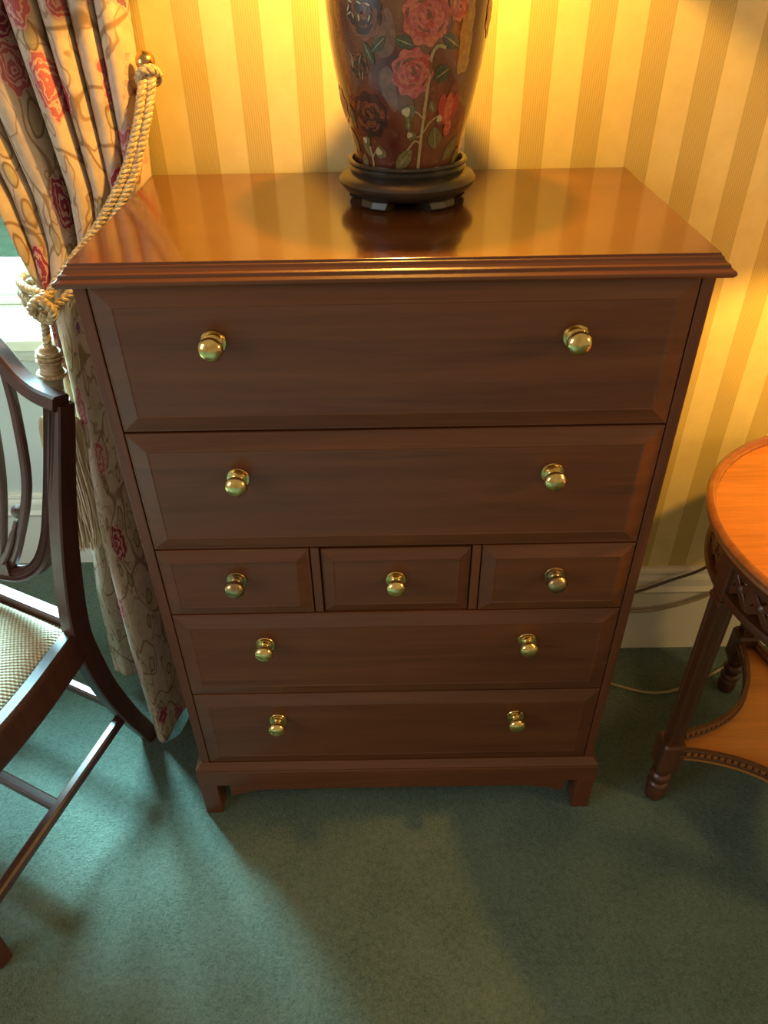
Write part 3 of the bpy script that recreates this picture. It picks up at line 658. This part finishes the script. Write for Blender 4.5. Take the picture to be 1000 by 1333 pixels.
# stretchers
st = rect(.020, .024, .004)
cpart('stretcher', sweep(bmesh.new(), [ch(0, -.030, .150), ch(-fo_, SD, .135)], st, side=(0, 0, 1)), 'chair_wood')
cpart('stretcher', sweep(bmesh.new(), [ch(RW, -.030, .150), ch(RW + fo_, SD, .135)], st, side=(0, 0, 1)), 'chair_wood')
cpart('stretcher', sweep(bmesh.new(), [ch(-fo_ * .47, SD * .46, .142), ch(RW + fo_ * .47, SD * .46, .142)], st, side=(0, 0, 1)), 'chair_wood')
cpart('stretcher', sweep(bmesh.new(), [ch(0, -.024, .188), ch(RW, -.024, .188)], st, side=(0, 0, 1)), 'chair_wood')

# ------------------------------------------------------------------ curtain
def interp(tab, z):
    if z >= tab[0][0]: return tab[0][1:]
    for a, b in zip(tab, tab[1:]):
        if z >= b[0]:
            t = (z - b[0]) / (a[0] - b[0]); t = t * t * (3 - 2 * t) if False else t
            return tuple(q + (p - q) * t for p, q in zip(a[1:], b[1:]))
    return tab[-1][1:]
#         z    xl     xr    y_left y_right amp
CT = [(2.35, -.860, -.372, .345, .400, .032), (1.60, -.720, -.378, .360, .405, .033), (1.42, -.672, -.383, .365, .406, .034), (1.25, -.636, -.388, .365, .404, .033), (1.165, -.613, -.394, .360, .400, .031), (1.09, -.600, -.412, .350, .385, .026), (1.0, -.588, -.440, .335, .350, .020), (0, -.588, -.440, .335, .350, .020)]
#  hanging part below the tieback: plan of the folds at several heights
LOW = [(.96, [(-.590, .345), (-.580, .315), (-.572, .330), (-.565, .300), (-.550, .280), (-.530, .272), (-.510, .286), (-.495, .302), (-.480, .288), (-.465, .305), (-.450, .335)]),
       (.80, [(-.606, .350), (-.594, .326), (-.583, .346), (-.572, .305), (-.556, .258), (-.535, .248), (-.512, .270), (-.495, .296), (-.478, .268), (-.460, .285), (-.440, .325)]),
       (.58, [(-.640, .360), (-.620, .338), (-.602, .366), (-.584, .315), (-.562, .222), (-.540, .205), (-.514, .235), (-.496, .285), (-.476, .245), (-.455, .270), (-.432, .318)]),
       (.30, [(-.680, .360), (-.652, .334), (-.624, .368), (-.594, .300), (-.561, .192), (-.538, .172), (-.514, .212), (-.497, .265), (-.475, .222), (-.452, .256), (-.428, .305)]),
       (.02, [(-.696, .352), (-.664, .332), (-.634, .366), (-.600, .290), (-.562, .186), (-.538, .162), (-.515, .205), (-.498, .258), (-.474, .212), (-.450, .250), (-.426, .300)])]
LOWS = [(z, spline([(x, y, 0) for x, y in pts], 26)) for z, pts in LOW]
def low_at(z, u):
    k = u * 260; i = min(int(k), 259); f = k - i
    ev = lambda L_: L_[i].lerp(L_[i + 1], f)
    if z >= LOWS[0][0]: return ev(LOWS[0][1])
    for (za, A), (zb, B) in zip(LOWS, LOWS[1:]):
        if z >= zb: return ev(B).lerp(ev(A), (z - zb) / (za - zb))
    return ev(LOWS[-1][1])
FU, FP = [0, .15, .28, .55, .69, .82, .93, 1.0], [0, 1, 2, 3, 4, 5, 6, 6.55]
def fold_phase(u):
    for a, b, p, q in zip(FU, FU[1:], FP, FP[1:]):
        if u <= b: return p + (q - p) * (u - a) / (b - a)
    return FP[-1]
bm = bmesh.new(); uvl = bm.loops.layers.uv.new('UVMap'); NU, NZ = 260, 230; rows_ = []; vuv = {}
for j in range(NZ + 1):
    z = .015 + (2.35 - .015) * j / NZ; xl, xr, yl, yr, amp = interp(CT, z); row = []
    lm = min(1, max(0, (1.10 - z) / .14)); lm = lm * lm * (3 - 2 * lm)
    for i in range(NU + 1):
        u = i / NU
        ph = 2 * PI * fold_phase(u); am = amp * (1 + .55 * math.exp(-((u - .43) / .09) ** 2))
        f = math.cos(ph); f = math.copysign(abs(f) ** .7, f) * (1 + .25 * math.sin(11 * u + 1.3 * z)); sk = math.sin(ph)
        x = xl + (xr - xl) * u + .009 * sk + .003 * math.sin(3 * z + 9 * u); y = yl + (yr - yl) * u - am * f + .003 * math.sin(5 * z + 14 * u)
        q = low_at(z, u); x, y = x + (q.x - x) * lm, y + (q.y + .003 * math.sin(17 * u + 4 * z) - y) * lm
        zz = z
        if z < .3: zz = z + (1 - z / .3) * (.030 * max(0, .45 - u) / .45 + .028 * max(0, (u - .55) / .45) + .012 * math.sin(23 * u) - .006)
        w = bm.verts.new((x, min(y, .446 if x > XC - .02 else .60), max(zz, .004))); row.append(w); vuv[w] = (u * 1.15, z)
    rows_.append(row)
for j in range(NZ):
    for i in range(NU): bm.faces.new((rows_[j][i], rows_[j][i + 1], rows_[j + 1][i + 1], rows_[j + 1][i]))
for f in bm.faces:
    for l in f.loops: l[uvl].uv = vuv[l.vert]
cur = obj('curtain', bm, 'curtain', None, smooth=True); so = cur.modifiers.new('thick', 'SOLIDIFY'); so.thickness = .003; so.offset = 1
tag(cur, 'cream floral curtain gathered by a rope tieback beside the chest', 'curtain')

# ------------------------------------------------------------------ tieback: hook, rope, tassel
hook = empty('tieback_hook', (-.395, YW, 1.304), 'round brass tieback knob fixed to the striped wall', 'hook')
obj('rosette', lathe(bmesh.new(), [(0, 0), (.019, 0), (.020, .003), (.016, .007), (.012, .009), (.009, .014), (0, .016)], 32, axis='-y'), 'old_brass', hook, smooth=True)
obj('arm', sweep(bmesh.new(), spline([(0, -.010, 0), (.003, -.035, -.006), (.014, -.054, -.004), (.026, -.058, .010), (.032, -.056, .022)], 6), circ(.0052, 12)), 'old_brass', hook, smooth=True)
kb = obj('knob', lathe(bmesh.new(), [(0, -.015), (.006, -.014), (.009, -.012), (.007, -.010), (.012, -.007), (.0145, -.001), (.0140, .005), (.011, .010), (.006, .0135), (0, .0145)], 32), 'old_brass', hook, smooth=True); kb.location = (.033, -.056, .034); kb.rotation_euler = (.35, 0, 0)
def rope(bm, pts, R=.0064, pr=.0040, pitch=.024, plies=3, n=14, phase=0.0):
    path = spline(pts, n); fine = []
    for a, b in zip(path, path[1:]):
        k = max(1, int((b - a).length / .0022)); fine += [a.lerp(b, i / k) for i in range(k)]
    fine.append(path[-1]); s = 0; acc = [0]
    for a, b in zip(fine, fine[1:]): s += (b - a).length; acc.append(s)
    prev = Vector((0, 0, 1)); fr = []
    for i, p in enumerate(fine):
        t = (fine[min(i + 1, len(fine) - 1)] - fine[max(i - 1, 0)]).normalized()
        nn = prev - t * prev.dot(t); nn = nn.normalized() if nn.length > 1e-4 else t.orthogonal().normalized(); prev = nn; fr.append((p, nn, t.cross(nn)))
    for q in range(plies):
        pp = [p + (a * math.cos(2 * PI * (acc[i] / pitch + q / plies) + phase) + b * math.sin(2 * PI * (acc[i] / pitch + q / plies) + phase)) * (R * .55) for i, (p, a, b) in enumerate(fr)]
        sweep(bm, pp, circ(pr, 7))
tie = empty('tieback_rope', (-.555, .25, 1.015), 'gold twisted rope tieback with a fringed tassel around the curtain', 'tieback')
def tobj(name, bm, material, smooth=True, parent=None):
    o = obj(name, bm, material, parent or tie, smooth=smooth)
    if not parent: o.location = -Vector(tie.location)
    return o
bm = bmesh.new(); rope(bm, [(-.364, .391, 1.322), (-.367, .385, 1.314), (-.371, .375, 1.297), (-.383, .362, 1.257), (-.411, .345, 1.196), (-.459, .322, 1.129), (-.499, .298, 1.088), (-.526, .279, 1.060), (-.545, .262, 1.036), (-.560, .258, 1.022)]); tobj('rope_strand', bm, 'rope')
bm = bmesh.new(); rope(bm, [(-.354, .392, 1.322), (-.355, .387, 1.314), (-.360, .378, 1.291), (-.372, .364, 1.252), (-.401, .347, 1.188), (-.449, .322, 1.118), (-.481, .298, 1.078), (-.508, .272, 1.042), (-.530, .256, 1.024), (-.555, .254, 1.010)], phase=1.0); tobj('rope_strand', bm, 'rope')
bm = bmesh.new(); rope(bm, [(-.345, .397, 1.322), (-.352, .386, 1.330), (-.366, .384, 1.327), (-.375, .394, 1.316), (-.368, .408, 1.310), (-.352, .408, 1.312), (-.345, .398, 1.322)], R=.0062); tobj('rope_loop', bm, 'rope')
for dz, dr in ((.016, 0.0), (.000, .003), (-.016, 0.0)):
    pts = []
    for k in range(15):
        t = -1.9 - 4.6 * k / 14; pts.append((-.522 + (.084 + dr) * math.cos(t), .318 + (.064 + dr) * math.sin(t), 1.020 + dz - .010 * math.cos(t)))
    bm = bmesh.new(); rope(bm, pts, n=8, phase=dz * 90); tobj('rope_loop', bm, 'rope')
bm = bmesh.new(); rope(bm, [(-.540, .250, 1.040), (-.558, .240, 1.034), (-.570, .242, 1.020), (-.562, .248, 1.004), (-.546, .242, 1.002), (-.536, .240, 1.018), (-.546, .236, 1.036)], R=.0075); tobj('knot', bm, 'rope')
bm = bmesh.new(); rope(bm, [(-.553, .242, 1.015), (-.556, .242, .995), (-.559, .242, .975), (-.563, .243, .957)], R=.006); tobj('tassel_cord', bm, 'rope')
TC = Vector((-.564, .243, .950))
hp = [(0, .010), (.008, .010), (.013, .006), (.0165, -.002), (.018, -.012), (.0175, -.026), (.0185, -.034), (.0205, -.038), (.0205, -.044), (.0175, -.047), (.0155, -.056), (.0150, -.074), (.0165, -.086), (.0195, -.090), (.0195, -.096), (.015, -.099), (.0135, -.108), (.015, -.116), (.022, -.122), (.026, -.130), (.024, -.136), (0, -.136)]
tas = obj('tassel_head', lathe(bmesh.new(), hp, 30), 'tassel_head', tie, smooth=True); tas.location = TC - Vector(tie.location); tas.rotation_euler = (0, .13, 0)
for zz, rr in ((-.003, .0175), (-.009, .0188), (-.017, .0190), (-.041, .0215), (-.093, .0205), (-.113, .0165)):
    bm = bmesh.new(); pth = [(rr * math.cos(2 * PI * k / 36), rr * math.sin(2 * PI * k / 36), zz) for k in range(36)]
    sweep(bm, pth, circ(.0030, 6), side=(0, 0, 1), closed=True); obj('binding_cord', bm, 'rope', tas, smooth=True)
bm = bmesh.new(); rn = random.Random(11)
for k in range(560):                  # fringe threads
    t = rn.uniform(0, 2 * PI); r0 = .026 * math.sqrt(rn.uniform(.2, 1)); ln = rn.uniform(.225, .285); sp = rn.uniform(1.45, 1.85)
    wob = [rn.uniform(-.006, .006) for _ in range(6)]
    if k % 30 == 0: wob = [w * 4 for w in wob]; sp *= 1.2
    c_, s_ = math.cos(t), math.sin(t) * .62
    pts = [Vector((r0 * .8 * c_, r0 * .8 * s_, -.124)), Vector((r0 * 1.35 * c_, r0 * 1.35 * s_, -.138)), Vector((r0 * 1.5 * c_ + .004, r0 * 1.4 * s_, -.128 - ln * .3)), Vector((r0 * sp * c_ + wob[0] + .010, r0 * sp * s_ + wob[1], -.128 - ln * .65)), Vector((r0 * sp * 1.05 * c_ + wob[2] + .014, r0 * sp * s_ + wob[3], -.128 - ln))]
    sweep(bm, spline(pts, 3), circ(rn.uniform(.0012, .0020), 4))
fr_ = obj('fringe', bm, 'fringe', tas, smooth=True); fr_['kind'] = 'stuff'

# ------------------------------------------------------------------ cords
def cord(name, pts, r, material, label):
    o = obj(name, sweep(bmesh.new(), spline(pts, 10), circ(r, 10)), material, None, smooth=True); return tag(o, label, 'cord')
cord('power_cord', [(.46, .437, .190), (.54, .425, .198), (.589, .422, .213), (.664, .422, .249), (.746, .420, .296), (.82, .415, .40), (.85, .36, .560)], .0036, 'cord_dark', 'dark brown power cord rising from behind the chest over the skirting')
cord('power_cord', [(.46, .437, .150), (.54, .425, .143), (.594, .424, .145), (.665, .424, .154), (.770, .422, .201), (.87, .415, .30), (.92, .36, .50)], .0042, 'cord_beige', 'lower tan power cord sagging across the flat of the skirting')
cord('power_cord', [(.44, .40, .004), (.50, .345, .004), (.54, .315, .004), (.634, .285, .004), (.735, .307, .004), (.842, .364, .004), (.95, .40, .004), (1.1, .41, .004)], .0036, 'cord_beige', 'thin pale cord lying on the green carpet behind the round table')
scene.cycles.use_denoising = True
